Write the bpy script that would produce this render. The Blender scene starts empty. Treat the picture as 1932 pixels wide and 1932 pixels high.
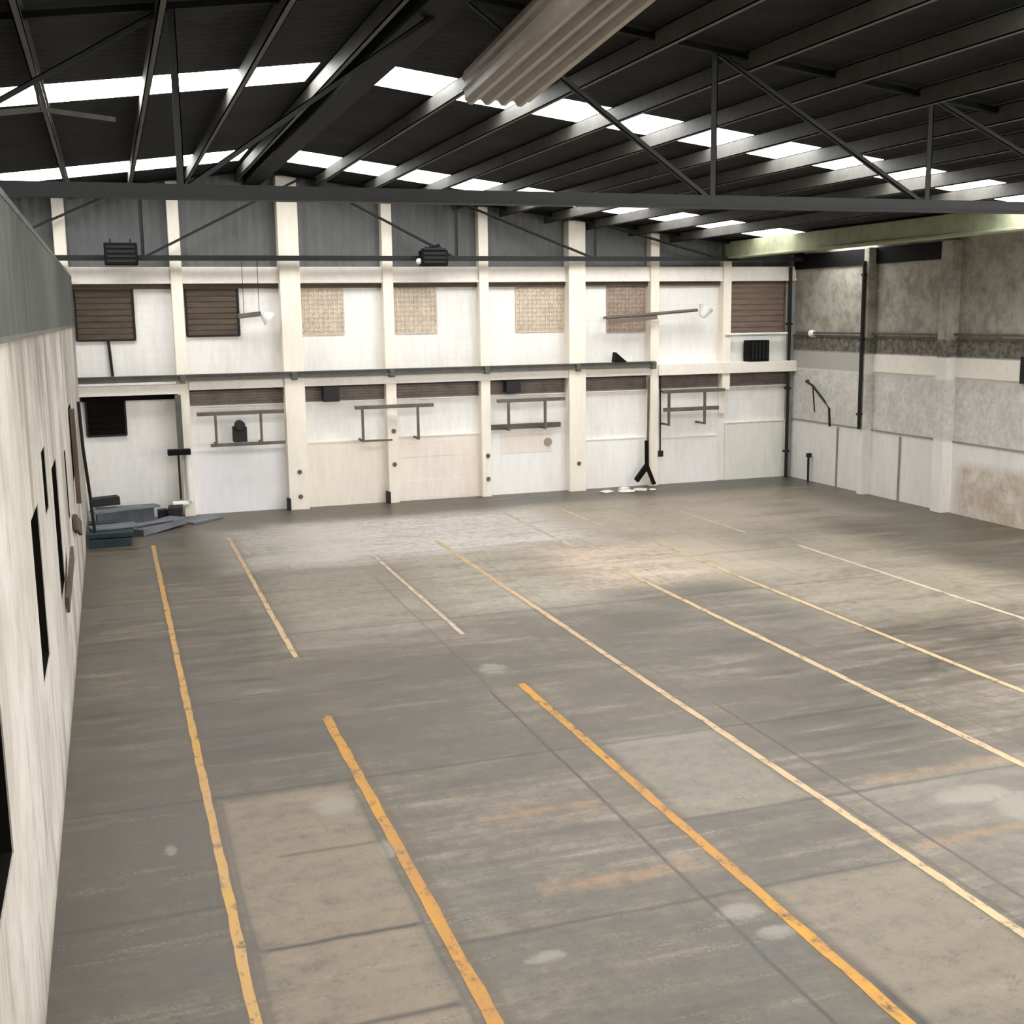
import bpy, bmesh, math, random
from mathutils import Matrix, Vector
random.seed(7)
sc = bpy.context.scene
C = bpy.context.collection

# ---------------------------------------------------------------- camera
YAW, PITCH, ROLL, FPX = 0.327287, 0.167350, -0.0141215, 2209.6475
cy, sy, cp, sp = math.cos(YAW), math.sin(YAW), math.cos(PITCH), math.sin(PITCH)
f_ = Vector((sy*cp, cy*cp, -sp)); r_ = Vector((cy, -sy, 0)); u_ = r_.cross(f_)
cr, sr = math.cos(ROLL), math.sin(ROLL)
r2 = cr*r_ + sr*u_; u2 = -sr*r_ + cr*u_
cam = bpy.data.cameras.new('camera'); cam.sensor_width = 36; cam.lens = 36*FPX/1932; cam.clip_end = 200
co = bpy.data.objects.new('camera', cam); C.objects.link(co)
m = Matrix.Identity(4)
for i in range(3): m[i][0] = r2[i]; m[i][1] = u2[i]; m[i][2] = -f_[i]
m[0][3], m[1][3], m[2][3] = 0, 0, 5.0
co.matrix_world = m
sc.camera = co
# ---------------------------------------------------------------- world and exposure
w = bpy.data.worlds.new('world'); sc.world = w; w.use_nodes = True
wb = w.node_tree.nodes['Background']; wb.inputs[0].default_value = (0.86, 0.93, 1.0, 1); wb.inputs[1].default_value = 2.0
SKY = 9.0            # daylight coming through each translucent roof sheet
vs = sc.view_settings
vs.view_transform = 'Standard'; vs.look = 'None'; vs.gamma = 1; vs.use_curve_mapping = False
vs.exposure = 0.84
# cycles light paths
sc.cycles.max_bounces = 10; sc.cycles.diffuse_bounces = 7

# ---------------------------------------------------------------- node helpers
class E:
    """tiny expression wrapper over Math nodes"""
    def __init__(s, nt, v): s.nt = nt; s.v = v
    def _op(s, op, *o, clamp=False):
        n = s.nt.nodes.new('ShaderNodeMath'); n.operation = op; n.use_clamp = clamp
        for i, a in enumerate((s,) + o):
            a = a.v if isinstance(a, E) else a
            if isinstance(a, (int, float)): n.inputs[i].default_value = a
            else: s.nt.links.new(a, n.inputs[i])
        return E(s.nt, n.outputs[0])
    def __add__(s, o): return s._op('ADD', o)
    def __sub__(s, o): return s._op('SUBTRACT', o)
    def __rsub__(s, o): return (s*-1) + o
    def __mul__(s, o): return s._op('MULTIPLY', o)
    def __truediv__(s, o): return s._op('DIVIDE', o)
    def mn(s, o): return s._op('MINIMUM', o)
    def mx(s, o): return s._op('MAXIMUM', o)
    def ab(s): return s._op('ABSOLUTE')
    def cl(s): return s._op('ADD', 0.0, clamp=True)
    def frac(s): return s._op('FRACT')
    __radd__ = __add__; __rmul__ = __mul__

class NT:
    def __init__(s, name):
        s.m = bpy.data.materials.new(name); s.m.use_nodes = True
        s.nt = s.m.node_tree; s.b = s.nt.nodes['Principled BSDF']; s.out = s.nt.nodes['Material Output']
        g = s.nt.nodes.new('ShaderNodeNewGeometry'); s.pos = g.outputs['Position']
        sx = s.nt.nodes.new('ShaderNodeSeparateXYZ'); s.link(s.pos, sx.inputs[0])
        s.x, s.y, s.z = (E(s.nt, sx.outputs[i]) for i in range(3))
    def link(s, a, b): s.nt.links.new(a, b)
    def vec(s, x, y, z):
        n = s.nt.nodes.new('ShaderNodeCombineXYZ')
        for i, a in enumerate((x, y, z)):
            a = a.v if isinstance(a, E) else a
            if isinstance(a, (int, float)): n.inputs[i].default_value = a
            else: s.link(a, n.inputs[i])
        return n.outputs[0]
    def noise(s, scale, detail=4, rough=0.6, vec=None, k=(1, 1, 1), off=0.0):
        n = s.nt.nodes.new('ShaderNodeTexNoise'); n.inputs['Scale'].default_value = scale
        n.inputs['Detail'].default_value = detail; n.inputs['Roughness'].default_value = rough
        s.link(vec or s.vec(s.x*k[0]+off, s.y*k[1]+off, s.z*k[2]), n.inputs['Vector'])
        return E(s.nt, n.outputs[0])
    def map(s, v, a, b, c=0.0, d=1.0):
        n = s.nt.nodes.new('ShaderNodeMapRange'); s.link(v.v, n.inputs[0])
        for i, q in enumerate((a, b, c, d)): n.inputs[1+i].default_value = q
        return E(s.nt, n.outputs[0])
    def mix(s, fac, a, b, mode='MIX'):
        n = s.nt.nodes.new('ShaderNodeMix'); n.data_type = 'RGBA'; n.blend_type = mode
        for sock, v in ((n.inputs[0], fac), (n.inputs[6], a), (n.inputs[7], b)):
            if isinstance(v, E): v = v.v
            if isinstance(v, (int, float)): sock.default_value = v
            elif isinstance(v, tuple): sock.default_value = v if len(v) == 4 else v+(1,)
            else: s.link(v, sock)
        return n.outputs[2]
    def rect(s, x, y, x0, x1, y0, y1, soft):
        a = (x-x0).mn(x1-x); b = (y-y0).mn(y1-y)
        return (a.mn(b)/soft + 0.5).cl()
    def bump(s, h, strength=0.3, dist=0.02):
        n = s.nt.nodes.new('ShaderNodeBump'); n.inputs['Strength'].default_value = strength
        n.inputs['Distance'].default_value = dist
        s.link(h.v, n.inputs['Height']); s.link(n.outputs[0], s.b.inputs['Normal'])
    def done(s, col, rough=0.8, metal=0.0, spec=None):
        if isinstance(col, tuple): s.b.inputs['Base Color'].default_value = col+(1,)
        else: s.link(col, s.b.inputs['Base Color'])
        if isinstance(rough, E): s.link(rough.v, s.b.inputs['Roughness'])
        else: s.b.inputs['Roughness'].default_value = rough
        s.b.inputs['Metallic'].default_value = metal
        if spec is not None: s.b.inputs['Specular IOR Level'].default_value = spec
        return s.m

def L(r, g, b):  # sRGB 0-255 to linear
    return tuple(((c/255)/12.92 if c <= 10 else (((c/255)+.055)/1.055)**2.4) for c in (r, g, b))

def rough_mat(name, base, dirt, scale=2.0, amount=0.5, rough=0.8, metal=0.0, k=(1, 1, 1), bump=0.2, spec=0.3):
    n = NT(name)
    a = n.noise(scale, 5, 0.65, k=k); b = n.noise(scale*7, 3, 0.6, k=k, off=3.1)
    f = n.map(a*0.7+b*0.3, 0.42, 0.68)*amount
    col = n.mix(f, base, dirt)
    n.bump(b, bump, 0.01)
    return n.done(col, rough, metal, spec)

M = {}
# ---- floor concrete
def floor_material():
    n = NT('concrete_floor')
    wob = n.noise(1.3, 3, 0.6, off=9.0); wob2 = n.noise(1.1, 3, 0.6, off=31.0)
    x = n.x + (wob-0.5)*0.22; y = n.y + (wob2-0.5)*0.35
    xs = n.x + (wob-0.5)*0.05; ys = n.y + (wob2-0.5)*0.10
    big = n.noise(0.32, 4, 0.6, k=(0.8, 1.1, 1), off=4.0)
    med = n.noise(1.1, 5, 0.7, k=(0.45, 1.6, 1), off=1.0)
    fine = n.noise(5.0, 6, 0.75, off=2.0)
    streak = n.noise(2.2, 5, 0.7, k=(0.22, 2.2, 1), off=7.0)
    speck = n.noise(28.0, 3, 0.7, off=5.0)
    v = n.map(big*0.20 + med*0.30 + streak*0.25 + fine*0.25, 0.40, 0.60)
    dark = L(84, 77, 66); mid = L(128, 118, 104); lite = L(174, 163, 146)
    col = n.mix(n.map(v, 0.0, 0.55), dark, mid); col = n.mix(n.map(v, 0.55, 1.0), col, lite)
    # slab to slab tone
    tint = n.noise(0.42, 2, 0.5, off=21.0)
    col = n.mix(n.map(tint, 0.5, 0.66)*0.30, col, L(112, 113, 106))
    col = n.mix(n.map(n.noise(0.5, 2, 0.5, off=44.0), 0.53, 0.66)*0.25, col, L(140, 122, 108))
    # lighter re-laid slabs, and reflected light painted on the far floor  (x0,x1,y0,y1, colour, strength)
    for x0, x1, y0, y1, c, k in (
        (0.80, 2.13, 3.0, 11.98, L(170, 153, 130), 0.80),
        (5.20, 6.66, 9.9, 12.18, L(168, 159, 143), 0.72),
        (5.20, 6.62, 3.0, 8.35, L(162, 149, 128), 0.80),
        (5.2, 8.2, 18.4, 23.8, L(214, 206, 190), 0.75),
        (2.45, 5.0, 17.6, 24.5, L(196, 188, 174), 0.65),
        (3.6, 10.4, 23.6, 28.4, L(255, 250, 244), 1.0),  # reflection of the bright back wall, put into the colour
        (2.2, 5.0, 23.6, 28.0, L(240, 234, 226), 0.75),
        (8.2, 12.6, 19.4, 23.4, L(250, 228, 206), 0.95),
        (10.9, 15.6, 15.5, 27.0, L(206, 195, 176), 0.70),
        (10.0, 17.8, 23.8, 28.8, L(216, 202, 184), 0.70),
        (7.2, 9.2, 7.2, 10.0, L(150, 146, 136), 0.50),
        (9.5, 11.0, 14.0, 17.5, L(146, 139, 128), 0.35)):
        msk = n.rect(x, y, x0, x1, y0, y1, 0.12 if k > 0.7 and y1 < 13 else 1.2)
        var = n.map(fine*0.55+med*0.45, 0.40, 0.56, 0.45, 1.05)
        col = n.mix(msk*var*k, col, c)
    # darker worn bays, dirt along the left wall, darker strip along the back wall
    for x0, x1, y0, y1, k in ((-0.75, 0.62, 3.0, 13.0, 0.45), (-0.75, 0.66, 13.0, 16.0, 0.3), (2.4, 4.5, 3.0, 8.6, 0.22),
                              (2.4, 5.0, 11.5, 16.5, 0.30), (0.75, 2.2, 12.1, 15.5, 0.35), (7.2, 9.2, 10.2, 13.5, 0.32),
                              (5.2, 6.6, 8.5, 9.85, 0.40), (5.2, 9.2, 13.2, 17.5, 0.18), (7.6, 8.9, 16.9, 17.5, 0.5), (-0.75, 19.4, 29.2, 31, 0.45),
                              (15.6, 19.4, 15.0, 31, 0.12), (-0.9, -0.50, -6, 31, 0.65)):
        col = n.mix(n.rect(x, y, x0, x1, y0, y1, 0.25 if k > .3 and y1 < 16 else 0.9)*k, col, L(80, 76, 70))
    # dirt gathered along the painted lines
    for lx, ly0, ly1, hw, k in ((0.68, -6, 26.8, .13, .5), (2.33, -6, 14.4, .16, .6), (2.36, 17, 27, .12, .35), (5.06, -6, 14.7, .15, .5), (5.05, 17.3, 24, .12, .3), (6.70, -6, 20, .14, .4), (9.29, -6, 20, .14, .3), (11.13, -6, 20, .13, .3)):
        a = n.map((xs-lx).ab(), hw*.5, hw, 1.0, 0.0)*n.rect(n.x, n.y, lx-1, lx+1, ly0, ly1, .2)
        col = n.mix(a*k*n.map(fine, .4, .6, .4, 1.1), col, L(104, 80, 52))
    # dusty streaks and specks
    col = n.mix(n.map(streak*0.6+speck*0.4, 0.55, 0.68)*0.50, col, L(196, 186, 168))
    col = n.mix(n.map(speck*0.5+fine*0.5, 0.36, 0.45, 1.0, 0.0)*0.45, col, L(66, 60, 52))
    # oily tyre marks
    tyre = n.noise(3.0, 4, 0.7, k=(2.6, 0.25, 1), off=14.0)
    col = n.mix(n.map(tyre, 0.60, 0.75)*0.30, col, L(75, 72, 68))
    # ghosts of old cross markings
    for x0, x1, y0, y1 in ((3.2, 4.45, 10.52, 10.66), (3.3, 4.8, 8.94, 9.10), (7.4, 9.3, 10.0, 10.16), (6.9, 8.4, 8.55, 8.70), (5.9, 9.0, 20.9, 21.1)):
        col = n.mix(n.rect(x, y, x0, x1, y0, y1, 0.12)*n.map(fine, 0.4, 0.6, 0.2, 0.75), col, L(190, 152, 110))
    # pale splashes
    for px_, py_, rx, ry in ((8.55, 8.9, 0.45, 0.5), (0.25, 11.0, 0.07, 0.14), (4.9, 15.4, 0.25, 0.3), (4.75, 19.6, 0.18, 0.5), (8.2, 9.4, 0.5, 0.25), (4.75, 8.1, 0.25, 0.16), (4.85, 7.7, 0.2, 0.12), (2.95, 8.0, .2, .1), (1.9, 11.5, .25, .3), (2.2, 10.3, .1, .25)):
        d = ((n.x-px_)/rx); e = ((n.y-py_)/ry)
        mk = n.map(d*d+e*e + (fine-0.5)*3.0, 0.3, 1.0, 1.0, 0.0)
        col = n.mix(mk*0.55, col, L(192, 186, 174))
    # slab joints : along Y at x, along X at y
    for xx, y0, y1, wd, k in ((4.56, -6, 14.5, 0.035, 0.85), (4.6, 14.5, 22, 0.03, 0.5), (7.12, -6, 13, 0.035, 0.75), (7.0, 13, 24, 0.03, 0.3), (9.72, 4, 26, 0.03, 0.35),
                              (2.17, 4, 12.1, 0.035, 0.45), (12.2, 8, 28, 0.03, 0.3), (0.80, 6, 12, 0.03, 0.35), (6.8, 5, 9.9, .04, .45), (5.16, 5, 6.9, .07, .8)):
        a = (n.map((xs-xx).ab(), 0.0, wd, 1.0, 0.0)*n.rect(n.x, n.y, xx-1, xx+1, y0, y1, 0.4))
        col = n.mix(a*k*n.map(fine, 0.35, 0.55, 0.5, 1.0), col, L(48, 45, 42))
    for yy, x0, x1, wd, k in ((12.1, -0.75, 9.7, 0.05, 0.5), (8.85, 0.85, 2.15, 0.045, 0.95), (10.5, 1.2, 2.15, 0.045, 0.6), (9.88, 4.6, 9.7, 0.05, 0.55),
                              (8.42, 2.2, 6.7, 0.045, 0.6), (7.62, 0.9, 2.15, 0.05, 0.8), (9.7, -0.75, 0.7, 0.06, 0.5), (15.3, -0.75, 9, 0.05, 0.3), (18.35, -0.75, 14, 0.06, 0.45), (21.4, -0.7, 14, .07, .3), (6.4, -.7, .7, .05, .5)):
        a = (n.map((ys-yy).ab(), 0.0, wd, 1.0, 0.0)*n.rect(n.x, n.y, x0, x1, yy-1, yy+1, 0.1))
        col = n.mix(a*k, col, L(50, 46, 42))
    n.bump(fine*0.6+speck*0.4, 0.25, 0.01)
    n.link(n.map(v*0.6+streak*0.4, 0.2, 0.8, 0.34, 0.52).v, n.b.inputs['Roughness'])
    n.b.inputs['Specular IOR Level'].default_value = 0.5
    col = n.mix(1.0, col, (0.51, 0.495, 0.47), 'MULTIPLY')
    n.link(col, n.b.inputs['Base Color'])
    return n.m
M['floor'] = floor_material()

def paint_material(name, c1, c2, wear):
    n = NT(name)
    a = n.noise(6.0, 6, 0.75, k=(1.0, 0.6, 1), off=3.0); b = n.noise(0.6, 2, 0.5, off=17.0)
    col = n.mix(n.map(b*0.5+a*0.5, 0.4, 0.6), c1, c2)
    col = n.mix(n.map(a, 0.53, 0.66)*wear, col, L(120, 104, 82))
    n.bump(a, 0.2, 0.005)
    col = n.mix(1.0, col, (0.58, 0.58, 0.58), 'MULTIPLY')
    return n.done(col, 0.65, 0, 0.3)
M['paint_yellow'] = paint_material('yellow_line_paint', L(232, 172, 66), L(205, 152, 96), 1.0)
M['paint_mid'] = paint_material('worn_yellow_line_paint', L(234, 184, 92), L(222, 182, 136), 0.9)
M['paint_faded'] = paint_material('faded_yellow_line_paint', L(232, 204, 154), L(222, 190, 154), 0.8)
M['paint_pale'] = paint_material('pale_worn_line_paint', L(236, 218, 188), L(214, 196, 170), 0.8)

def plaster(name, base, dirt, amount=0.6, vertical=True, rough=0.85, blocks=False, patch=None):
    n = NT(name)
    a = n.noise(0.9, 5, 0.65, k=(1, 1, 0.35 if vertical else 1), off=2.0)
    b = n.noise(6.0, 4, 0.7, k=(1.4, 1.4, 0.25 if vertical else 1), off=8.0)
    c = n.noise(22.0, 3, 0.7, off=4.0)
    col = n.mix(n.map(a*0.55+b*0.45, 0.44, 0.66)*amount, base, dirt)
    col = n.mix(n.map(c*0.5+a*0.5, 0.34, 0.43, 1.0, 0.0)*0.35, col, dirt)
    if blocks:
        bz = (n.z/0.2).frac(); j = n.map((bz-0.5).ab(), 0.44, 0.5)
        col = n.mix(j*0.22, col, dirt)
    if patch: col = patch(n, col)
    n.bump(b*0.5+c*0.5, 0.3, 0.01)
    return n.done(col, rough, 0, 0.25)
M['wall_upper_grey'] = plaster('grey_cladding_paint', L(108, 109, 109), L(82, 82, 80), 0.5)
M['wall_white'] = plaster('white_blockwork_paint', L(238, 236, 232), L(208, 203, 196), 0.5, blocks=True)
M['dado_white'] = plaster('white_lower_wall_paint', L(244, 242, 238), L(222, 216, 208), 0.45)
M['dado_lilac'] = plaster('cool_white_lower_wall_paint', L(241, 239, 240), L(225, 220, 217), 0.45)
M['dado_cream'] = plaster('cream_lower_wall_paint', L(238, 229, 215), L(215, 203, 185), 0.5)
M['dado_pink'] = plaster('pinkish_cream_lower_wall_paint', L(240, 230, 219), L(220, 203, 187), 0.55)
M['dado_grey'] = plaster('greenish_grey_lower_wall_paint', L(234, 232, 222), L(208, 205, 194), 0.55)
M['cream'] = plaster('cream_column_paint', L(242, 234, 220), L(210, 199, 182), 0.4)
M['cream_beam'] = plaster('cream_beam_paint', L(240, 234, 224), L(208, 198, 184), 0.45, vertical=False)
def left_patch(n, col):
    g = n.noise(1.0, 5, 0.7, k=(1, 0.9, 0.25), off=12.0); h = n.noise(0.9, 4, 0.65, k=(1, .7, .8), off=40.0)
    col = n.mix(n.map(h, 0.47, 0.62)*0.6, col, L(206, 200, 192))
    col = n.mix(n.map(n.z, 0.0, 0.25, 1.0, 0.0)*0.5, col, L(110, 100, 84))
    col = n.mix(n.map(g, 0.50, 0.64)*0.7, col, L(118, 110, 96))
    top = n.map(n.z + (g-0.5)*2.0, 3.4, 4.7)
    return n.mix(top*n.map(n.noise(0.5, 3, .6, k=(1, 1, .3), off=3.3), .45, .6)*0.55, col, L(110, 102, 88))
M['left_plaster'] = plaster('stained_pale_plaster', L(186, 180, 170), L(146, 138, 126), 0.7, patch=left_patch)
M['left_sheet'] = rough_mat('grey_green_sheet_metal', L(84, 86, 81), L(54, 54, 49), 1.4, 0.8, 0.65, 0.0, k=(1, 2.5, 0.4))
def right_patch(n, col):
    g = n.noise(2.3, 6, 0.75, off=12.0); h = n.noise(7.0, 5, 0.75, off=2.0)
    z = n.z
    def band(a, b, s=0.06): return ((z-a).mn(b-z)/s+0.5).cl()
    # bare mottled concrete courses
    col = n.mix(band(1.78, 3.28)*n.map(g*.5+h*.5, 0.36, 0.60, 0.10, 0.9), col, L(184, 181, 174))
    col = n.mix(band(3.82, 9.0), col, L(172, 168, 157))
    col = n.mix(band(3.30, 3.85)*((n.y-27.0)/0.1).cl(), col, L(178, 176, 168))
    col = n.mix(band(3.82, 4.25)*n.map(h, .35, .6, .5, 1.0), col, L(84, 80, 74))
    col = n.mix(band(4.25, 9)*n.map(g, 0.42, 0.62)*0.6, col, L(104, 98, 88))
    # brown damp stain low on the wall nearest the viewer
    yk = ((23.6-n.y)/0.5).cl()
    col = n.mix(band(-1, 1.25, 0.3)*yk*n.map(g, 0.35, 0.6, 0.25, 0.8), col, L(170, 146, 116))
    return col
M['wall_right'] = plaster('painted_right_wall', L(232, 229, 224), L(204, 198, 190), 0.5, patch=right_patch)
M['plain_dark_wall'] = plaster('bare_block_wall', L(120, 116, 108), L(90, 86, 80), 0.5)
M['roof'] = rough_mat('dark_corrugated_roofing', L(54, 54, 54), L(39, 38, 36), 0.7, 0.9, 0.9, 0, bump=0.1, spec=0.1)
M['steel_dark'] = rough_mat('dark_steel_paint', L(28, 29, 27), L(19, 18, 17), 3.0, 0.7, 0.55, 0.0, spec=0.3)
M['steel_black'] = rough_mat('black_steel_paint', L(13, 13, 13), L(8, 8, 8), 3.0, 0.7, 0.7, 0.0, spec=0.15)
M['purlin'] = rough_mat('grey_purlin_paint', L(82, 81, 76), L(60, 57, 52), 1.6, 0.8, 0.6, 0.0, spec=0.25)
M['green_beam'] = rough_mat('pale_green_beam_paint', L(150, 154, 126), L(104, 104, 84), 0.8, 0.7, 0.8)
M['duct'] = rough_mat('beige_ribbed_sheet_metal', L(150, 140, 126), L(108, 98, 86), 0.8, 0.6, 0.45, 0.0, spec=0.45)
M['brown_panel'] = rough_mat('dark_brown_boarding', L(92, 80, 68), L(62, 54, 46), 3.0, 0.8, 0.8, k=(.5, 1, 3))
M['brown_pale'] = rough_mat('faded_brown_boarding', L(128, 108, 96), L(96, 82, 74), 3.0, 0.8, 0.8, k=(.5, 1, 3))
M['louvre'] = rough_mat('grey_brown_louvre', L(140, 129, 122), L(98, 90, 82), 3.0, 0.8, 0.8)
M['vent_block'] = rough_mat('beige_breeze_block', L(212, 198, 180), L(178, 163, 144), 4.0, 0.8, 0.9)
M['vent_brown'] = rough_mat('brown_breeze_block', L(168, 150, 136), L(140, 122, 108), 4.0, 0.8, 0.9)
M['hole'] = rough_mat('dark_void_lining', L(24, 20, 17), L(12, 10, 8), 3.0, 0.8, 0.95, spec=0.05)
M['teal_board'] = rough_mat('dark_teal_board', L(44, 60, 64), L(28, 32, 34), 2.0, 0.8, 0.6)
M['slate_board'] = rough_mat('slate_grey_board', L(118, 122, 128), L(78, 80, 84), 2.0, 0.8, 0.6)
M['black_board'] = rough_mat('charcoal_board', L(44, 43, 42), L(26, 25, 24), 2.0, 0.8, 0.7)
M['timber'] = rough_mat('weathered_timber', L(92, 78, 64), L(58, 47, 38), 3.0, 0.8, 0.8, k=(3, 3, .4))
M['rail'] = rough_mat('grey_steel_rail', L(96, 94, 88), L(64, 60, 56), 2.0, 0.8, 0.5)
M['frame_steel'] = rough_mat('brown_grey_bracket_steel', L(104, 96, 90), L(70, 62, 56), 2.0, 0.8, 0.6)
M['post_grey'] = rough_mat('light_grey_post_paint', L(150, 150, 144), L(112, 110, 104), 2.0, 0.7, 0.7)
M['white_plastic'] = rough_mat('white_enamel', L(235, 235, 230), L(205, 203, 196), 2.0, 0.5, 0.4)
M['rubble'] = rough_mat('pale_plaster_rubble', L(226, 214, 202), L(180, 168, 154), 5.0, 0.7, 0.9)

def skylight_material(k=1.0):
    n = NT('translucent_roof_sheet')
    d = n.noise(1.5, 4, 0.6, k=(.4, 3, 1)); col = n.mix(n.map(d, .4, .7)*0.3, (1, 1, 1), L(240, 244, 238))
    n.link(col, n.b.inputs['Emission Color']); n.b.inputs['Emission Strength'].default_value = SKY*k
    return n.done((0.8, 0.8, 0.8), 0.5)
M['skylight'] = skylight_material(1.0); M['skylight_far'] = skylight_material(0.54); M['skylight_front'] = skylight_material(1.25); M['skylight_side'] = skylight_material(0.7)  # last two glow for added, unseen roof strips and side windows

# ---------------------------------------------------------------- mesh helpers
def link(name, bm, mat, parent=None, smooth=False):
    me = bpy.data.meshes.new(name); bmesh.ops.recalc_face_normals(bm, faces=bm.faces); bm.to_mesh(me); bm.free()
    if mat: me.materials.append(mat)
    if smooth:
        for p in me.polygons: p.use_smooth = True
    o = bpy.data.objects.new(name, me); C.objects.link(o)
    if parent: o.parent = parent; o.matrix_parent_inverse = Matrix.Translation(parent.location).inverted()
    return o
def box(bm, x0, x1, y0, y1, z0, z1):
    v = [bm.verts.new((x, y, z)) for x in (x0, x1) for y in (y0, y1) for z in (z0, z1)]
    for q in ((0, 1, 3, 2), (4, 6, 7, 5), (0, 4, 5, 1), (2, 3, 7, 6), (0, 2, 6, 4), (1, 5, 7, 3)): bm.faces.new([v[i] for i in q])
    return v
def bar(bm, a, b, wd, ht, up=(0, 0, 1)):
    """rectangular bar from a to b"""
    a, b = Vector(a), Vector(b); d = (b-a).normalized(); up = Vector(up)
    if abs(d.dot(up)) > 0.98: up = Vector((0, 1, 0))
    s = d.cross(up).normalized(); t = s.cross(d).normalized()
    vs_ = [bm.verts.new(p + s*i*wd/2 + t*j*ht/2) for p in (a, b) for i, j in ((-1, -1), (1, -1), (1, 1), (-1, 1))]
    for i in range(4): bm.faces.new((vs_[i], vs_[(i+1) % 4], vs_[4+(i+1) % 4], vs_[4+i]))
    bm.faces.new(vs_[3::-1]); bm.faces.new(vs_[4:])
def angle(bm, a, b, s=0.07, t=0.012):
    """steel L section"""
    a, b = Vector(a), Vector(b); d = (b-a).normalized(); y = Vector((0, 1, 0))
    n1 = d.cross(y).normalized()
    bar(bm, a, b, t, s) if False else None
    for (o1, w1, h1) in ((n1*0, s, t), (y*(s/2), t, s)):
        pass
    # two thin plates at right angles
    for (off, wa, wb) in ((Vector((0, 0, 0)), 'n', s), (Vector((0, 0, 0)), 'y', s)):
        p = n1 if wa == 'n' else y; q = y if wa == 'n' else n1
        v = []
        for c in (a, b):
            base = c - n1*s/2 - y*s/2
            v += [bm.verts.new(base), bm.verts.new(base+p*s), bm.verts.new(base+p*s+q*t), bm.verts.new(base+q*t)]
        for i in range(4): bm.faces.new((v[i], v[(i+1) % 4], v[4+(i+1) % 4], v[4+i]))
        bm.faces.new(v[3::-1]); bm.faces.new(v[4:])
def tube(bm, pts, r, n=8):
    rings = []; pts = [Vector(p) for p in pts]
    for i, p in enumerate(pts):
        d = (pts[min(i+1, len(pts)-1)]-pts[max(i-1, 0)]).normalized()
        up = Vector((0, 0, 1)) if abs(d.z) < 0.9 else Vector((0, 1, 0))
        s = d.cross(up).normalized(); t = s.cross(d)
        rings.append([bm.verts.new(p+(s*math.cos(2*math.pi*k/n)+t*math.sin(2*math.pi*k/n))*r) for k in range(n)])
    for a, b in zip(rings, rings[1:]):
        for k in range(n): bm.faces.new((a[k], a[(k+1) % n], b[(k+1) % n], b[k]))
    bm.faces.new(rings[0][::-1]); bm.faces.new(rings[-1])
def bevel(bm, w=0.01, seg=2):
    bmesh.ops.bevel(bm, geom=list(bm.edges), offset=w, segments=seg, affect='EDGES', clamp_overlap=True)
def tag(o, label, cat, group=None):
    o['label'] = label; o['category'] = cat
    if group: o['group'] = group
    return o
def thing(name, label, cat, loc=(0, 0, 0), group=None):
    o = bpy.data.objects.new(name, None); C.objects.link(o); o.location = loc
    return tag(o, label, cat, group)
def struct(name, bm, mat, **k):
    o = link(name, bm, mat, **k); o['kind'] = 'structure'; return o
def NB(): return bmesh.new()
def boxobj(name, dims, mat, parent=None, bev=0):
    bm = NB(); box(bm, *dims)
    if bev: bevel(bm, bev)
    return link(name, bm, mat, parent)

# ---------------------------------------------------------------- dimensions
XL, XR, YB, YF, XLL = -0.75, 19.45, 31.0, -7.0, -11.95
RX, RZ, SL = 3.74, 8.70, 0.127
def rz(x): return RZ - SL*abs(x-RX)
def px_(x): return x
SKYS = [(17.72, 19.22), (26.95, 28.95), (7.95, 9.45), (-1.8, -0.3)]  # last two strips are unseen, added to brighten the walls

# floor
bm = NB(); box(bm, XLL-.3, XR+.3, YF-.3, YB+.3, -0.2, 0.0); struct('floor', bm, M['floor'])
# ---------------------------------------------------------------- back wall
cols = [(-8.9, .30), (-6.3, .30), (-3.6, .55), (-0.92, .28), (1.72, .28), (4.50, .52), (7.07, .28), (9.71, .27), (12.38, .50), (14.80, .27), (17.12, .26), (19.42, .2)]
wall_back = None
bm = NB()
top = lambda x: rz(x)-0.02
# wall body as gabled prism
pts = [(XLL, -0.1), (XR+.3, -0.1), (XR+.3, rz(XR)-.04), (RX, RZ-.04), (XLL, rz(XLL)-.04)]
f0 = [bm.verts.new((x, YB, z)) for x, z in pts]; f1 = [bm.verts.new((x, YB+.3, z)) for x, z in pts]
bm.faces.new(f0); bm.faces.new(f1[::-1])
for i in range(5): bm.faces.new((f0[i], f0[(i+1) % 5], f1[(i+1) % 5], f1[i]))
wall_back = struct('wall_back', bm, M['wall_white'])
# corrugated grey cladding above the top beam
bm = NB()
xs = []; x = XLL
while x < XR: xs.append(x); x += 0.0625
for i in range(len(xs)-1):
    d0 = 0.05+0.018*math.cos(i*math.pi/2); d1 = 0.05+0.018*math.cos((i+1)*math.pi/2)
    a, b = xs[i], xs[i+1]
    q = [bm.verts.new(p) for p in ((a, YB-d0, 6.27), (b, YB-d1, 6.27), (b, YB-d1, rz(b)-.05), (a, YB-d0, rz(a)-.05))]
    bm.faces.new(q)
bmesh.ops.remove_doubles(bm, verts=bm.verts, dist=1e-4)
o = link('upper_cladding', bm, M['wall_upper_grey'], wall_back); o['label'] = 'grey corrugated cladding'
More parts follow.
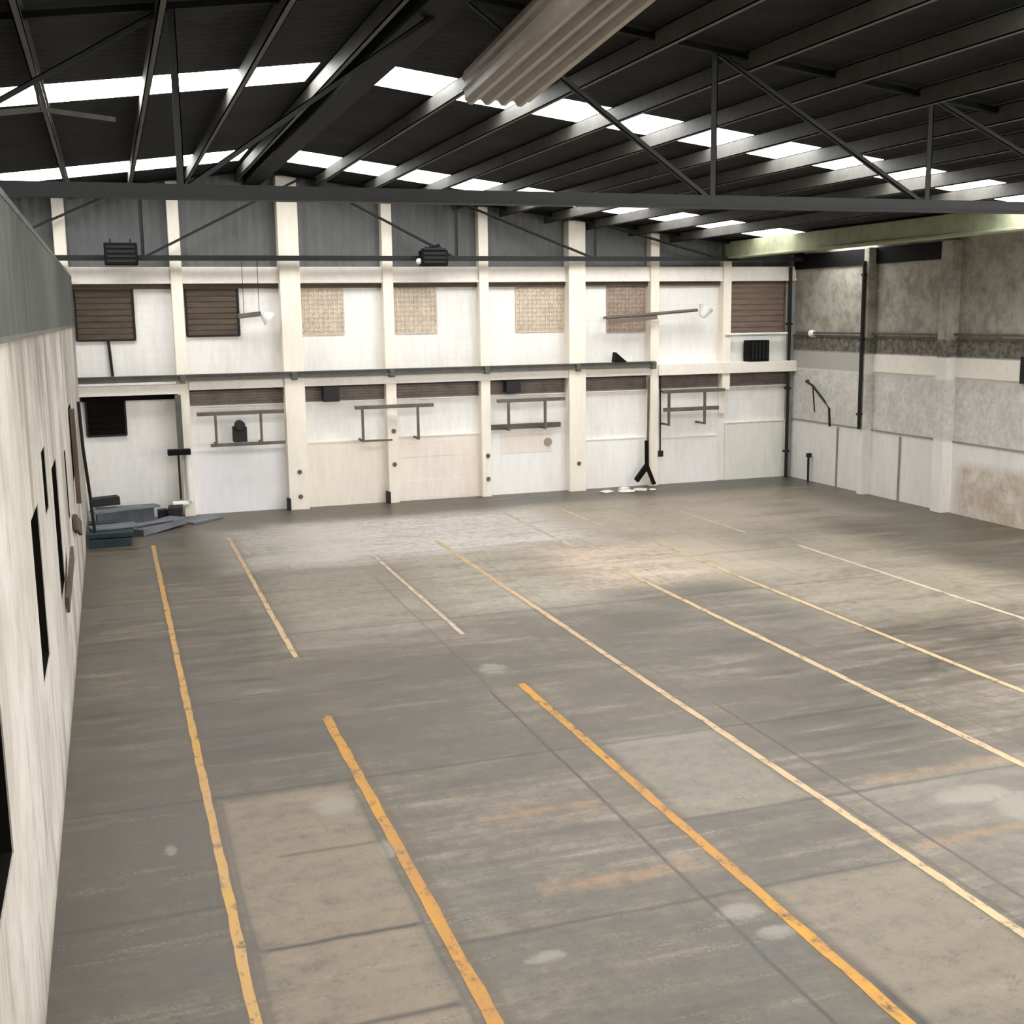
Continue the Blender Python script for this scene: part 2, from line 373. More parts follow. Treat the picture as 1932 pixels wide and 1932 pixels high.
# lower dado of each bay
dm = ['dado_white', 'dado_white', 'dado_white', 'dado_white', 'dado_lilac', 'dado_cream', 'dado_pink', 'dado_white', 'dado_white', 'dado_white', 'dado_grey']
for i in range(3, len(cols)-1):
    a = cols[i][0]+cols[i][1]/2; b = cols[i+1][0]-cols[i+1][1]/2
    hh = {3: 0.2, 4: 1.62, 5: 1.70, 6: 1.74, 7: 1.70, 8: 1.4, 9: 1.35, 10: 1.70}.get(i, 1.7)
    if i >= 4:
        bm = NB(); box(bm, a, b, YB-0.07, YB+.01, 0, hh); box(bm, a, b, YB-0.09, YB+.01, hh, hh+0.03)
        link('dado', bm, M[dm[i]], wall_back)
# peach painted bands on two bays
for a, b, z0, z1, mt in ((7.4, 8.9, 1.2, 1.62, 'dado_pink'), (10.2, 11.7, 1.15, 1.68, 'dado_pink'), (7.25, 9.4, .05, .55, 'dado_pink')):
    boxobj('paint_patch', (a, b, YB-.078, YB-.06, z0, z1), M[mt], wall_back)

ordw = ['', '', '', 'behind the top of the left wall', 'left of the first white bay, with the grey post on it', 'thick one, first of the two wide columns',
        'between the third and fourth bays, behind a wall frame', 'between the fourth and fifth bays', 'thick one, second of the two wide columns',
        'slim one with the dark downpipe beside it', 'slim one last before the corner, stopping above a bare wall', 'in the corner by the right wall']
for i, (cx, cw) in enumerate(cols):
    if i < 2: continue
    d = 0.42 if cw > .4 else 0.32
    bm = NB()
    zt = rz(cx)-.06 - (0.0)
    z0 = 2.72 if i == 10 else 0
    if i == 11: box(bm, cx-.12, XR+.02, YB-.20, YB+.02, 0, zt-.04)
    else: box(bm, cx-cw/2, cx+cw/2, YB-d, YB+.02, z0, zt-.04)
    if i == 10: box(bm, cx-.10, cx+.10, YB-.08, YB+.02, 2.0, 2.72)
    bevel(bm, 0.012, 1)
    lab = {2: 'wide cream column beyond the left wall', 3: 'narrow grey column seen just above the left wall'}.get(i, 'cream painted wall column, ' + ordw[i])
    c = link('wall_column', bm, M['cream'] if i != 11 else M['post_grey'])
    tag(c, lab, 'column', 'columns along the back wall')
    # scuffs and fixing plates at hand height
    if i in (5, 6, 7, 8):
        for zz in {5: (1.0, .35), 6: (1.95, 1.05), 7: (1.15, .5), 8: (.8,)}[i]:
            bm = NB(); bmesh.ops.create_cone(bm, cap_ends=True, segments=12, radius1=.07, radius2=.05, depth=.04, matrix=Matrix.Translation((cx+.03, YB-d-.01, zz)) @ Matrix.Rotation(math.pi/2, 4, 'X'))
            link('anchor_plate', bm, M['frame_steel'], c)
        if i in (5, 6):
            bm = NB(); box(bm, cx-cw/2-.06, cx-cw/2+.03, YB-d-.03, YB-d+.2, 0, .32); link('broken_foot', bm, M['steel_dark'], c)

# horizontal beams along the wall
bm = NB(); box(bm, XLL, XR, YB-.24, YB+.02, 5.90, 6.27); box(bm, XLL, XR, YB-.27, YB+.02, 5.86, 5.93); bevel(bm, .01, 1)
tag(link('wall_beam', bm, M['cream_beam']), 'upper cream horizontal wall beam under the grey cladding', 'beam')
bm = NB(); box(bm, XLL, 1.6, YB-.36, YB+.02, 3.14, 3.38)
tag(link('ledge_beam', bm, M['cream_beam']), 'white ledge beam section over the dark window at the left', 'beam')
bm = NB(); box(bm, 1.86, 14.70, YB-.36, YB+.02, 3.22, 3.45); bevel(bm, .01, 1)
tag(link('ledge_beam', bm, M['cream_beam']), 'long cream ledge beam at mid height below the grey rail', 'beam')
bm = NB(); box(bm, 14.90, XR, YB-.38, YB+.02, 3.20, 3.52); bevel(bm, .01, 1)
tag(link('ledge_beam', bm, M['cream_beam']), 'deeper cream ledge beam at the right end under the black box', 'beam')
boxobj('shadow_gap_trim', (-.73, 1.58, YB-.10, YB+.0, 3.00, 3.135), M['hole'], wall_back)  # dark strip painting in the shade under the left ledge beam
# rail on top of ledge
t = thing('crane_rail', 'dark grey steel rail running on the mid-height ledge', 'rail', (7, YB-.4, 3.5))
bm = NB(); box(bm, XL, 14.75, YB-.50, YB-.16, 3.46, 3.49); box(bm, XL, 14.75, YB-.44, YB-.40, 3.49, 3.60); box(bm, XL, 14.75, YB-.48, YB-.36, 3.60, 3.62); link('rail_beam', bm, M['rail'], t)
for cx in (1.72, 4.5, 7.07, 9.71, 12.38, 14.7):
    bm = NB(); box(bm, cx-.07, cx+.07, YB-.52, YB-.38, 3.40, 3.60); bevel(bm, .01, 1); link('bracket', bm, M['rail'], t)
# recessed dark strips under ledge (clerestory louvres)
names = {3: 'louvre strip', }
for i in range(4, 11):
    a = cols[i][0]+cols[i][1]/2; b = cols[i+1][0]-cols[i+1][1]/2
    zt = 3.22; zb = 2.80
    o = bpy.data.objects.new('window_%d' % (i-3), None); C.objects.link(o); o.location = ((a+b)/2, YB, zb); o['kind'] = 'structure'
    boxobj('window_frame', (a, b, YB-.07, YB+.005, zt-.05, zt), M['steel_dark'], o)
    bm = NB()
    for k in range(5):
        z = zb+.02+k*.075
        v = [bm.verts.new(p) for p in ((a, YB-.06, z), (b, YB-.06, z), (b, YB-.01, z+.07), (a, YB-.01, z+.07), (a, YB-.055, z-.008), (b, YB-.055, z-.008), (b, YB-.004, z+.062), (a, YB-.004, z+.062))]
        for q in ((0, 1, 2, 3), (7, 6, 5, 4), (0, 4, 5, 1), (2, 6, 7, 3)): bm.faces.new([v[j] for j in q])
    link('louvre_slats', bm, M['louvre'], o)
    boxobj('window_sill', (a, b, YB-.09, YB+.005, zb-.03, zb), M['cream_beam'], o)

# dark boarded windows and breeze block vents
def boarded(n, x0, x1, z0, z1, mt, label, ribs=9):
    o = bpy.data.objects.new('window_%d' % n, None); C.objects.link(o); o.location = ((x0+x1)/2, YB, z0); o['kind'] = 'structure'; o['label'] = label
    bm = NB(); box(bm, x0, x1, YB-.02, YB+.01, z0, z1)
    for k in range(ribs):
        z = z0+(z1-z0)*k/ribs
        box(bm, x0+.03, x1-.03, YB-.04, YB-.01, z+.012, z+(z1-z0)/ribs-.012)
    link('boarding', bm, M[mt], o)
    bm = NB(); t_ = .05
    for d in ((x0, x1, z0-t_/2, z0+t_/2), (x0, x1, z1-t_/2, z1+t_/2), (x0-t_/2, x0+t_/2, z0, z1), (x1-t_/2, x1+t_/2, z0, z1)): box(bm, d[0], d[1], YB-.07, YB+.01, d[2], d[3])
    link('window_frame', bm, M['steel_dark'] if mt != 'brown_pale' else M['brown_pale'], o)
    return o
boarded(8, -0.70, 0.66, 4.50, 5.84, 'brown_panel', 'dark brown boarded window in the top left bay')
boarded(9, 1.92, 3.21, 4.56, 5.84, 'brown_panel', 'dark brown boarded window in the second top bay')
boarded(10, 17.27, 19.2, 4.35, 5.84, 'brown_pale', 'faded brown boarded window in the last top bay')
boarded(11, -0.62, 0.30, 2.14, 3.12, 'hole', 'near-black window low in the left bay', 6)
def vent(x0, x1, z0, z1, mt, label):
    bm = NB(); nx = max(4, round((x1-x0)/.12)); nz = round((z1-z0)/.12)
    dx = (x1-x0)/nx; dz = (z1-z0)/nz
    box(bm, x0, x1, YB-.012, YB+.01, z0, z1)
    for i in range(nx+1): box(bm, x0+i*dx-.018, x0+i*dx+.018, YB-.035, YB, z0, z1)
    for j in range(nz+1): box(bm, x0, x1, YB-.033, YB, z0+j*dz-.018, z0+j*dz+.018)
    for i in range(nx):
        for j in range(nz):
            if (i+j) % 2: bar(bm, (x0+i*dx, YB-.02, z0+j*dz), (x0+(i+1)*dx, YB-.02, z0+(j+1)*dz), .025, .025)
            else: bar(bm, (x0+(i+1)*dx, YB-.02, z0+j*dz), (x0+i*dx, YB-.02, z0+(j+1)*dz), .025, .025)
    o = link('vent_block_panel', bm, M[mt]); tag(o, label, 'vent panel', 'breeze block vent panels')
vent(4.80, 5.92, 4.55, 5.72, 'vent_block', 'beige breeze block vent right of the first thick column')
vent(7.25, 8.44, 4.54, 5.80, 'vent_block', 'beige breeze block vent with patterned squares in the fourth top bay')
vent(10.72, 12.10, 4.52, 5.78, 'vent_block', 'beige breeze block vent left of the second thick column')
vent(13.45, 14.62, 4.46, 5.80, 'vent_brown', 'browner breeze block vent in the bay with the long wall lamp')
# dark strip standing in for the shadow under the top beam
bm = NB(); box(bm, XL, 17.0, YB-.12, YB+.0, 5.74, 5.88); link('shadow_gap_trim', bm, M['brown_panel'], wall_back)

# ---------------------------------------------------------------- right wall
bm = NB(); box(bm, XR, XR+.3, YF, YB+.3, -.1, rz(XR)-.03); wr = struct('wall_right', bm, M['wall_right'])
boxobj('string_course', (XR-.05, XR+.01, YF, 26.9, 3.34, 3.80), M['cream_beam'], wr)
boxobj('ledge', (XR-.05, XR+.01, YF, YB, 4.24, 4.29), M['rail'], wr)
boxobj('wall_plate', (XR-.06, XR+.01, 23.6, YB, 6.18, 6.60), M['steel_black'], wr)  # black strip in place of the shadow line under the eaves
boxobj('ledge', (XR-.03, XR+.01, YF, YB, 1.75, 1.79), M['post_grey'], wr)
# columns on it
for yy, ww, lab in ((23.78, .40, 'wide white column on the right wall nearest the viewer'), (26.95, .22, 'slim pale column on the right wall behind the dark pipe'), (20.4, .3, 'column on the right wall outside the picture edge')):
    bm = NB(); box(bm, XR-.28, XR+.02, yy-ww/2, yy+ww/2, 0, rz(XR)-.1); bevel(bm, .012, 1)
    if yy > 21: tag(link('wall_column', bm, M['cream'] if ww > .4 else M['wall_right']), lab, 'column', 'columns along the right wall')
    else: bm.free()
bm = NB(); tube(bm, [(XR-.34, 26.95, 1.8), (XR-.34, 26.95, rz(XR)-.45)], .05); 
for z in (2.2, 4.2, 5.9): box(bm, XR-.40, XR-.285, 26.89, 27.01, z-.03, z+.03)
tag(link('downpipe', bm, M['steel_dark']), 'dark vertical pipe on the slim right wall column', 'pipe')
bm = NB(); tube(bm, [(XR-.24, YB-.32, 0), (XR-.24, YB-.32, rz(XR)-.45)], .05)
for z in (.8, 2.7, 4.6): box(bm, XR-.31, XR-.17, YB-.38, YB-.21, z-.03, z+.03)
tag(link('downpipe', bm, M['steel_dark']), 'dark downpipe in the far right corner of the hall', 'pipe')
# conduit running across corner
bm = NB(); tube(bm, [(17.05, YB-.36, 4.33), (XR-.34, YB-.36, 4.33)], .035)
tag(link('conduit', bm, M['white_plastic']), 'pale horizontal conduit crossing the last top bay', 'conduit')
bm = NB(); tube(bm, [(XR-.1, YB-.5, 4.35), (XR-.1, 20, 4.38)], .03)
tag(link('conduit', bm, M['rail']), 'grey horizontal conduit along the right wall', 'conduit')
bm = NB(); bmesh.ops.create_uvsphere(bm, u_segments=12, v_segments=8, radius=.10, matrix=Matrix.Translation((XR-.12, 29.7, 4.33)))
box(bm, XR-.06, XR, 29.64, 29.76, 4.22, 4.40); tag(link('wall_lamp', bm, M['white_plastic'], smooth=False), 'small white globe lamp on the right wall conduit', 'lamp')
bm = NB(); tube(bm, [(XR-.05, 29.9, 2.95), (XR-.25, 29.7, 2.95), (XR-.35, 29.2, 2.85), (XR-.35, 28.6, 2.45), (XR-.35, 28.35, 2.25), (XR-.35, 28.3, 1.75)], .035)
tube(bm, [(XR-.35, 29.2, 2.85), (XR-.3, 29.15, 2.1)], .02)
tag(link('bent_pipe', bm, M['steel_dark']), 'dark bent pipe sticking out near the far corner', 'pipe')
bm = NB(); box(bm, XR-.12, XR, 21.2, 21.35, 3.3, 3.9); bevel(bm, .01, 1); tag(link('switch_box', bm, M['steel_dark']), 'dark narrow box at the right edge on the pale band', 'switch box')
bm = NB(); tube(bm, [(XR-.15, 29.62, 0), (XR-.15, 29.62, .75)], .035); box(bm, XR-.2, XR-.08, 29.56, 29.68, .72, .84)
tag(link('floor_post', bm, M['steel_dark']), 'short dark post standing at the foot of the right wall', 'post')
bm = NB()
for z0, z1, yy in ((0.0, 1.7, 28.4), (0, 1.7, 25.6)): box(bm, XR-.03, XR, yy-.03, yy+.03, z0, z1)
link('wall_batten', bm, M['post_grey'], wr)

for k, (y0, y1) in enumerate(((-5.5, -.8), (.2, 4.9), (5.9, 10.6), (11.6, 16.3))):  # unseen glowing windows, added to brighten the left and back walls
    o = bpy.data.objects.new('window_%d' % (12+k), None); C.objects.link(o); o.location = (XR, (y0+y1)/2, 1.2); o['kind'] = 'structure'
    boxobj('window_pane', (XR-.03, XR-.01, y0, y1, 1.2, 5.9), M['skylight_side'], o)
    bm = NB()
    for yy in (y0, (y0+y1)/2, y1): box(bm, XR-.08, XR, yy-.04, yy+.04, 1.2, 5.9)
    for zz in (1.2, 3.5, 5.9): box(bm, XR-.08, XR, y0, y1, zz-.04, zz+.04)
    link('window_frame', bm, M['rail'], o)
# ---------------------------------------------------------------- left wall with dark openings
holes = [(5.2, 7.35, 1.80, 2.75), (11.05, 12.2, 1.72, 3.25), (13.35, 14.1, 2.92, 3.62), (15.2, 16.5, 1.55, 3.22), (19.2, 19.9, 1.9, 3.0), (22.4, 24.0, 2.1, 3.45)]
ZW = 4.84; XT = XL-.32
bm = NB(); yprev = YF
for (a, b, z0, z1) in holes:
    box(bm, XT, XL, yprev, a, -.1, ZW); box(bm, XT, XL, a, b, -.1, z0); box(bm, XT, XL, a, b, z1, ZW); yprev = b
box(bm, XT, XL, yprev, YB, -.1, ZW)
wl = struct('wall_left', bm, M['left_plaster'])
for k, (a, b, z0, z1) in enumerate(holes):
    bm = NB(); box(bm, XT-.03, XT+.03, a-.02, b+.02, z0-.02, z1+.02)
    if k in (1, 3):
        for j in range(2): box(bm, XT+.03, XT+.08, a+.1+j*.5, a+.18+j*.5, z0, z1)
    for d in ((a, b, z0, z0+.02), (a, b, z1-.02, z1), (a, a+.02, z0, z1), (b-.02, b, z0, z1)): box(bm, XT+.01, XL-.01, *d)
    link('opening_lining', bm, M['hole'], wl)  # dark lining stands in for the gloom inside each opening
# sheet-metal upper part
t = thing('sheet_metal_screen', 'grey-green sheet metal screen fixed along the top of the left wall', 'wall cladding', (XL, 12, ZW))
bm = NB(); ys = []; y = YF
y = YF+.01
while y < YB-.3: ys.append(y); y += 0.075
prev = None
for i, y in enumerate(ys):
    d = XL + .018 + .010*math.cos(i*math.pi/2)
    cur = (bm.verts.new((d, y, ZW+.01)), bm.verts.new((d, y, 5.99)), bm.verts.new((d-.006, y, 5.99)), bm.verts.new((d-.006, y, ZW+.01)))
    if prev:
        for j in range(4): bm.faces.new((prev[j], prev[(j+1) % 4], cur[(j+1) % 4], cur[j]))
    prev = cur
link('metal_sheeting', bm, M['left_sheet'], t)
bm = NB(); box(bm, XT, XL, YF+.01, YB-.4, ZW+.005, 5.99); link('backing_wall', bm, M['plain_dark_wall'], t)
bm = NB(); box(bm, XT-.02, XL+.03, YF+.01, YB-.4, 5.99, 6.05); link('coping', bm, M['rail'], t)
bm = NB(); box(bm, XL+.001, XL+.03, YF+.01, YB-.4, ZW+.0, ZW+.05); link('bottom_trim', bm, M['rail'], t)
# broken timbers and pipe at wall openings
bm = NB(); bar(bm, (XL+.03, 15.9, 1.35), (XL+.08, 17.4, 1.75), .04, .22); tag(link('broken_board', bm, M['timber']), 'brown broken board hanging out of the left wall opening', 'board')
bm = NB(); bar(bm, (XL+.07, 22.2, 3.45), (XL+.07, 22.3, 1.75), .08, .14); tag(link('timber_post', bm, M['timber']), 'dark timber post against the far part of the left wall', 'post')
bm = NB(); tube(bm, [(XL+.08, 26.4, 3.3), (XL+.10, 26.6, 2.3), (XL+.16, 27.1, 1.2), (XL+.20, 27.2, 0.35)], .035); tag(link('bent_pipe', bm, M['steel_dark']), 'dark bent pipe running down the end of the left wall', 'pipe')
bm = NB(); bar(bm, (XL+.05, 20.2, 1.75), (XL+.07, 21.9, 1.35), .06, .25)
tag(link('broken_bracket', bm, M['timber']), 'brown broken bracket boards low on the left wall', 'board')

# walls out of view closing the hall
bm = NB(); box(bm, XLL-.3, XLL, YF, YB+.3, -.1, rz(XLL)-.03); struct('wall_far_left', bm, M['plain_dark_wall'])
bm = NB(); pts = [(XLL, -0.1), (XR+.3, -0.1), (XR+.3, rz(XR)-.04), (RX, RZ-.04), (XLL, rz(XLL)-.04)]
f0 = [bm.verts.new((x, YF-.3, z)) for x, z in pts]; f1 = [bm.verts.new((x, YF, z)) for x, z in pts]
bm.faces.new(f0); bm.faces.new(f1[::-1])
for i in range(5): bm.faces.new((f0[i], f0[(i+1) % 5], f1[(i+1) % 5], f1[i]))
struct('wall_front', bm, M['wall_white'])

# ---------------------------------------------------------------- roof
def roof_sheet(side):
    xa, xb = (RX, XR+.35) if side > 0 else (RX, XLL-.35)
    bm = NB(); step = .085
    segs = []; y = YF-.3
    for a, b in sorted(SKYS): segs.append((y, a)); y = b
    segs.append((y, YB+.3))
    def strip(ya, yb, x0, x1):
        n = max(2, int((yb-ya)/step)); prev = None
        for i in range(n+1):
            yy = ya+(yb-ya)*i/n; h = .003*math.cos(i*math.pi/1.5)
            cur = [bm.verts.new((x, yy, rz(x)+h+dz)) for x, dz in ((x0, 0), (x1, 0), (x1, .02), (x0, .02))]
            if prev:
                for j in range(4): bm.faces.new((prev[j], prev[(j+1) % 4], cur[(j+1) % 4], cur[j]))
            prev = cur
    for a, b in segs: strip(a, b, xa, xb)
    for a, b in SKYS: strip(a-.02, b+.02, RX, RX+(.40 if side > 0 else -.55))
    return bm
struct('ceiling_right', roof_sheet(1), M['roof']); struct('ceiling_left', roof_sheet(-1), M['roof'])
bm = NB(); box(bm, RX-.5, RX+.5, YF-.3, YB+.3, RZ+.03, RZ+.08); link('ridge_cap', bm, M['roof'], bpy.data.objects['ceiling_right'])
place = {0: 'nearer the viewer', 1: 'at the back wall', 2: 'above the viewer', 3: 'behind the viewer'}
for k, (a, b) in enumerate(SKYS):
    for side in (1, -1):
        x0, x1 = (RX+.40, XR-.05) if side > 0 else (RX-.55, XLL+.1)
        bm = NB(); v = []
        for x, y in ((x0, a), (x1, a), (x1, b), (x0, b)): v.append(bm.verts.new((x, y, rz(x)+.01)))
        u = [bm.verts.new(q.co+Vector((0, 0, .012))) for q in v]
        bm.faces.new(v); bm.faces.new(u[::-1])
        for i in range(4): bm.faces.new((v[i], v[(i+1) % 4], u[(i+1) % 4], u[i]))
        o = link('skylight_strip', bm, M[('skylight', 'skylight_far', 'skylight_front', 'skylight_front')[k]])
        tag(o, 'bright translucent skylight strip %s, on the %s roof slope' % (place[k], 'right' if side > 0 else 'left'), 'skylight', 'translucent roof strips')

# purlins : C channels along Y
pxs = [-11.2, -9.9, -8.6, -7.3, -6.0, -4.7, -3.4, -2.0, -0.65, 0.70, 2.0, 3.28, 5.22, 6.45, 7.72, 8.98, 10.27, 11.55, 12.80, 14.1, 15.4, 18.3]
def purlin(x):
    bm = NB(); zt = rz(x)-.03; h = .24; s = 1
    box(bm, x-.008, x+.008, YF, YB, zt-h, zt)
    box(bm, x-.008, x+.075, YF, YB, zt-h, zt-h+.014); box(bm, x-.008, x+.075, YF, YB, zt-.014, zt)
    box(bm, x+.065, x+.075, YF, YB, zt-h, zt-h+.04)
    return bm
nl = [x for x in pxs if x < RX]; nr = [x for x in pxs if x > RX]
wordn = ['first', 'second', 'third', 'fourth', 'fifth', 'sixth', 'seventh', 'eighth', 'ninth', 'tenth', 'eleventh', 'twelfth', 'thirteenth']
for x in pxs:
    o = link('roof_purlin', purlin(x), M['purlin'])
    if x < RX: k = len(nl)-1-nl.index(x); lab = 'thin grey roof purlin, %s to the left of the ridge beam' % wordn[k]
    else: k = nr.index(x); lab = 'thin grey roof purlin, %s to the right of the ridge beam' % wordn[k]
    tag(o, lab, 'purlin', 'purlins under the roof')
# ridge beam
bm = NB(); box(bm, 3.49, 3.88, YF, YB-.02, RZ-.38, RZ-.10); box(bm, 3.47, 3.91, YF, YB-.02, RZ-.40, RZ-.36)
tag(link('ridge_beam', bm, M['steel_black']), 'thick black ridge beam along the top of the roof', 'beam')
bm = NB(); box(bm, 16.95, 17.25, YF, YB-.05, 6.50, 6.95); box(bm, 16.90, 17.30, YF, YB-.05, 6.48, 6.54); bevel(bm, .01, 1)
tag(link('eaves_beam', bm, M['green_beam']), 'pale green longitudinal beam near the right eaves', 'beam')

# trusses
def truss(Y, pts, peak, label, cz=6.43, xa=XLL+.05, xb=XR-.05, verts=True, ch=.15):
    t = thing('roof_truss', label, 'truss', (peak, Y, cz), 'steel roof trusses')
    bm = NB(); bar(bm, (xa, Y-.04, cz), (xb, Y-.04, cz), .012, ch); bar(bm, (xa, Y+.04, cz), (xb, Y+.04, cz), .012, ch)
    bar(bm, (xa, Y, cz-ch/2), (xb, Y, cz-ch/2), .18, .014); link('bottom_chord', bm, M['steel_dark'], t)
    dz = .10
    for s, e in ((1, xb), (-1, xa)):
        bm = NB(); bar(bm, (RX, Y, rz(RX)-dz), (e, Y, rz(e)-dz), .10, .07); link('top_chord', bm, M['steel_black'], t)
    for x in pts:
        zt = rz(x)-dz
        if verts and abs(x-peak) > .1 and zt-cz > .15:
            bm = NB(); angle(bm, (x, Y, cz), (x, Y, zt), .08); link('vertical_member', bm, M['steel_dark'], t)
    R = sorted(p for p in pts if p >= peak); Lf = sorted((p for p in pts if p <= peak), reverse=True)
    for seq in (R, Lf):
        for a, b in zip(seq, seq[1:]):
            za = rz(a)-dz
            if za-cz < .15: continue
            bm = NB(); angle(bm, (a, Y, za), (b, Y, cz), .06); link('diagonal_member', bm, M['steel_dark'], t)
    return t
truss(13.45, [4.06+3.2*k for k in range(-5, 5)], 4.06, 'dark steel roof truss crossing the middle of the hall', cz=6.35)
truss(30.35, [4.9+3.95*k for k in range(-4, 4)], 4.9, 'dark steel roof truss close against the back wall', cz=6.47, ch=.12)
truss(-3.5, [4.06+3.3*k for k in range(-4, 5)], 4.06, 'dark steel roof truss behind the viewer')
# cream ribbed duct
t = thing('ceiling_duct', 'beige ribbed sheet metal duct hung beside the ridge', 'duct', (4.6, 12, 7.7))
A0 = Vector((4.50, 14.9, 7.70)); A1 = Vector((3.60, 5.4, 7.70))   # bottom left edge far / near
B0 = Vector((5.38, 14.9, 7.70)); B1 = Vector((4.20, 5.4, 7.70))
bm = NB(); prof = []
nr_ = 4
for i in range(nr_*4+1):
    u = i/(nr_*4); prof.append((u, -.06 if (i % 4) in (1, 2) else 0.0))
def sect(P0, P1):
    out = [P0+(P1-P0)*u+Vector((0, 0, d)) for u, d in prof]
    out += [P1+Vector((0, 0, .34)), P0+Vector((0, 0, .34))]
    out += [P0+Vector((-.03, 0, .25)), P0+Vector((0, 0, .22)), P0+Vector((-.03, 0, .12)), P0+Vector((0, 0, .09))]
    return [bm.verts.new(p) for p in out]
s0 = sect(A0, B0); s1 = sect(A1, B1); n_ = len(s0)
for i in range(n_): bm.faces.new((s0[i], s0[(i+1) % n_], s1[(i+1) % n_], s1[i]))
bm.faces.new(s0); bm.faces.new(s1[::-1])
link('duct_body', bm, M['duct'], t)
for k in (0.08, .35, .62, .9):
    c = (A0.lerp(A1, k)+B0.lerp(B1, k))/2
    for dx in (-.2, .3):
        bm = NB(); tube(bm, [c+Vector((dx, 0, .3)), c+Vector((dx, 0, .66))], .012, 6); link('hanger_rod', bm, M['steel_dark'], t)
# brace at top left
bm = NB(); bar(bm, (-1.6, 16.2, 7.45), (-.62, 16.8, 7.68), .03, .07); bar(bm, (-.62, 16.8, 7.68), (.30, 17.4, 7.68), .03, .06)
bar(bm, (-.62, 16.8, 7.66), (-.64, 16.8, rz(-.64)-.26), .04, .04)
tag(link('roof_brace', bm, M['rail']), 'pale bent brace hanging from the roof at the top left', 'brace')

# ---------------------------------------------------------------- fittings on the back wall
def fixbox(name, x0, x1, z0, z1, lab, y1=30.32, dep=.35):
    t = thing(name, lab, 'equipment box', ((x0+x1)/2, y1, z0), 'black boxes on the far truss')
    bm = NB(); box(bm, x0, x1, y1-dep, y1, z0, z1); bevel(bm, .02, 1); link('housing', bm, M['steel_black'], t)
    bm = NB()
    for k in range(4): box(bm, x0+.06, x1-.06, y1-dep-.012, y1-dep+.01, z0+.07+k*.11, z0+.12+k*.11)
    link('front_grille', bm, M['steel_dark'], t)
    for x in (x0+.15, x1-.15):
        bm = NB(); box(bm, x-.02, x+.02, y1-.2, y1-.16, z1-.02, z1+.10); link('mounting_bracket', bm, M['steel_dark'], t)
    return t
fixbox('equipment_box', .06, .82, 6.28, 6.80, 'black box on the far truss above the first window', 30.24)
t = fixbox('equipment_box', 7.80, 8.50, 6.26, 6.66, 'black box with a white end cap on the far truss', 30.24)
bm = NB(); bmesh.ops.create_uvsphere(bm, u_segments=12, v_segments=8, radius=.08, matrix=Matrix.Translation((7.76, 30.05, 6.38))); link('end_cap', bm, M['white_plastic'], t)
bm = NB(); bar(bm, (7.85, 30.05, 6.66), (8.3, 30.05, 6.78), .2, .08); link('tilted_hood', bm, M['steel_black'], t)

def smallbox(x0, x1, z0, z1, lab, y=YB-.38):
    bm = NB(); box(bm, x0, x1, y-.15, y+.15, z0, z1); box(bm, x0+.06, x0+.1, y+.1, y+.19, z0+.1, z0+.16); box(bm, x1-.1, x1-.06, y+.1, y+.19, z0+.1, z0+.16); bevel(bm, .012, 1)
    tag(link('junction_box', bm, M['black_board']), lab, 'junction box', 'dark boxes under the ledge')
smallbox(5.25, 5.67, 2.80, 3.20, 'small dark box under the ledge beside the first thick column', YB-.2)
smallbox(10.30, 10.72, 2.86, 3.20, 'small black box under the ledge in the fifth bay', YB-.2)
t = thing('equipment_box', 'black slatted box standing on the ledge near the corner', 'equipment box', (18.1, YB-.3, 3.52))
bm = NB(); box(bm, 17.82, 18.5, YB-.40, YB-.05, 3.52, 4.14); bevel(bm, .02, 1); link('housing', bm, M['steel_black'], t)
bm = NB()
for k in range(5): box(bm, 17.9+k*.12, 17.96+k*.12, YB-.42, YB-.39, 3.58, 4.08)
link('slats', bm, M['steel_dark'], t)
bm = NB(); v = [(13.48, 3.46), (13.86, 3.46), (13.66, 3.62), (13.52, 3.74)]
a = [bm.verts.new((x, YB-.50, z+.16)) for x, z in v]; b = [bm.verts.new((x, YB-.25, z+.16)) for x, z in v]
bm.faces.new(a); bm.faces.new(b[::-1])
for i in range(4): bm.faces.new((a[i], a[(i+1) % 4], b[(i+1) % 4], b[i]))
tag(link('scrap_wedge', bm, M['steel_black']), 'small black wedge lying on the rail in the sixth bay', 'scrap')

# steel wall frames
def wframe(x0, x1, z, legs, zl, lab, extra=None, y=YB-.55, foot=True):
    t = thing('wall_frame', lab, 'wall frame', ((x0+x1)/2, y, zl), 'steel frames on the back wall')
    bm = NB(); box(bm, x0, x1, y-.03, y+.03, z-.045, z+.045); box(bm, x0, x1, y+.03, y+.09, z+.02, z+.045); bevel(bm, .005, 1); link('top_rail', bm, M['frame_steel'], t)
    for x in legs:
        bm = NB(); bar(bm, (x, y, zl), (x, y, z-.04), .06, .07); link('leg', bm, M['frame_steel'], t)
        bm = NB(); bar(bm, (x, y, z-.02), (x, YB-.02, z-.02), .04, .05); link('wall_arm', bm, M['frame_steel'], t)
        if foot: bm = NB(); bar(bm, (x, y, zl+.03), (x, YB-.02, zl+.03), .05, .05); link('wall_arm', bm, M['frame_steel'], t)
    if extra:
        bm = NB(); box(bm, *extra); link('lower_rail', bm, M['frame_steel'], t)
    return t
wframe(2.0, 4.18, 2.62, (2.45, 3.58), 1.80, 'brown-grey steel frame in the second bay around the dark machine', (2.3, 4.18, YB-.58, YB-.52, 1.78, 1.86))
wframe(6.02, 8.16, 2.63, (6.22, 7.72), 1.72, 'steel frame spanning the column between the third and fourth bays', (6.2, 7.0, YB-.58, YB-.52, 1.72, 1.77))
wframe(9.95, 11.95, 2.66, (10.28, 11.35), 1.84, 'steel frame in the fifth bay above the round stain', (9.9, 11.95, YB-.20, YB-.10, 1.84, 1.98))
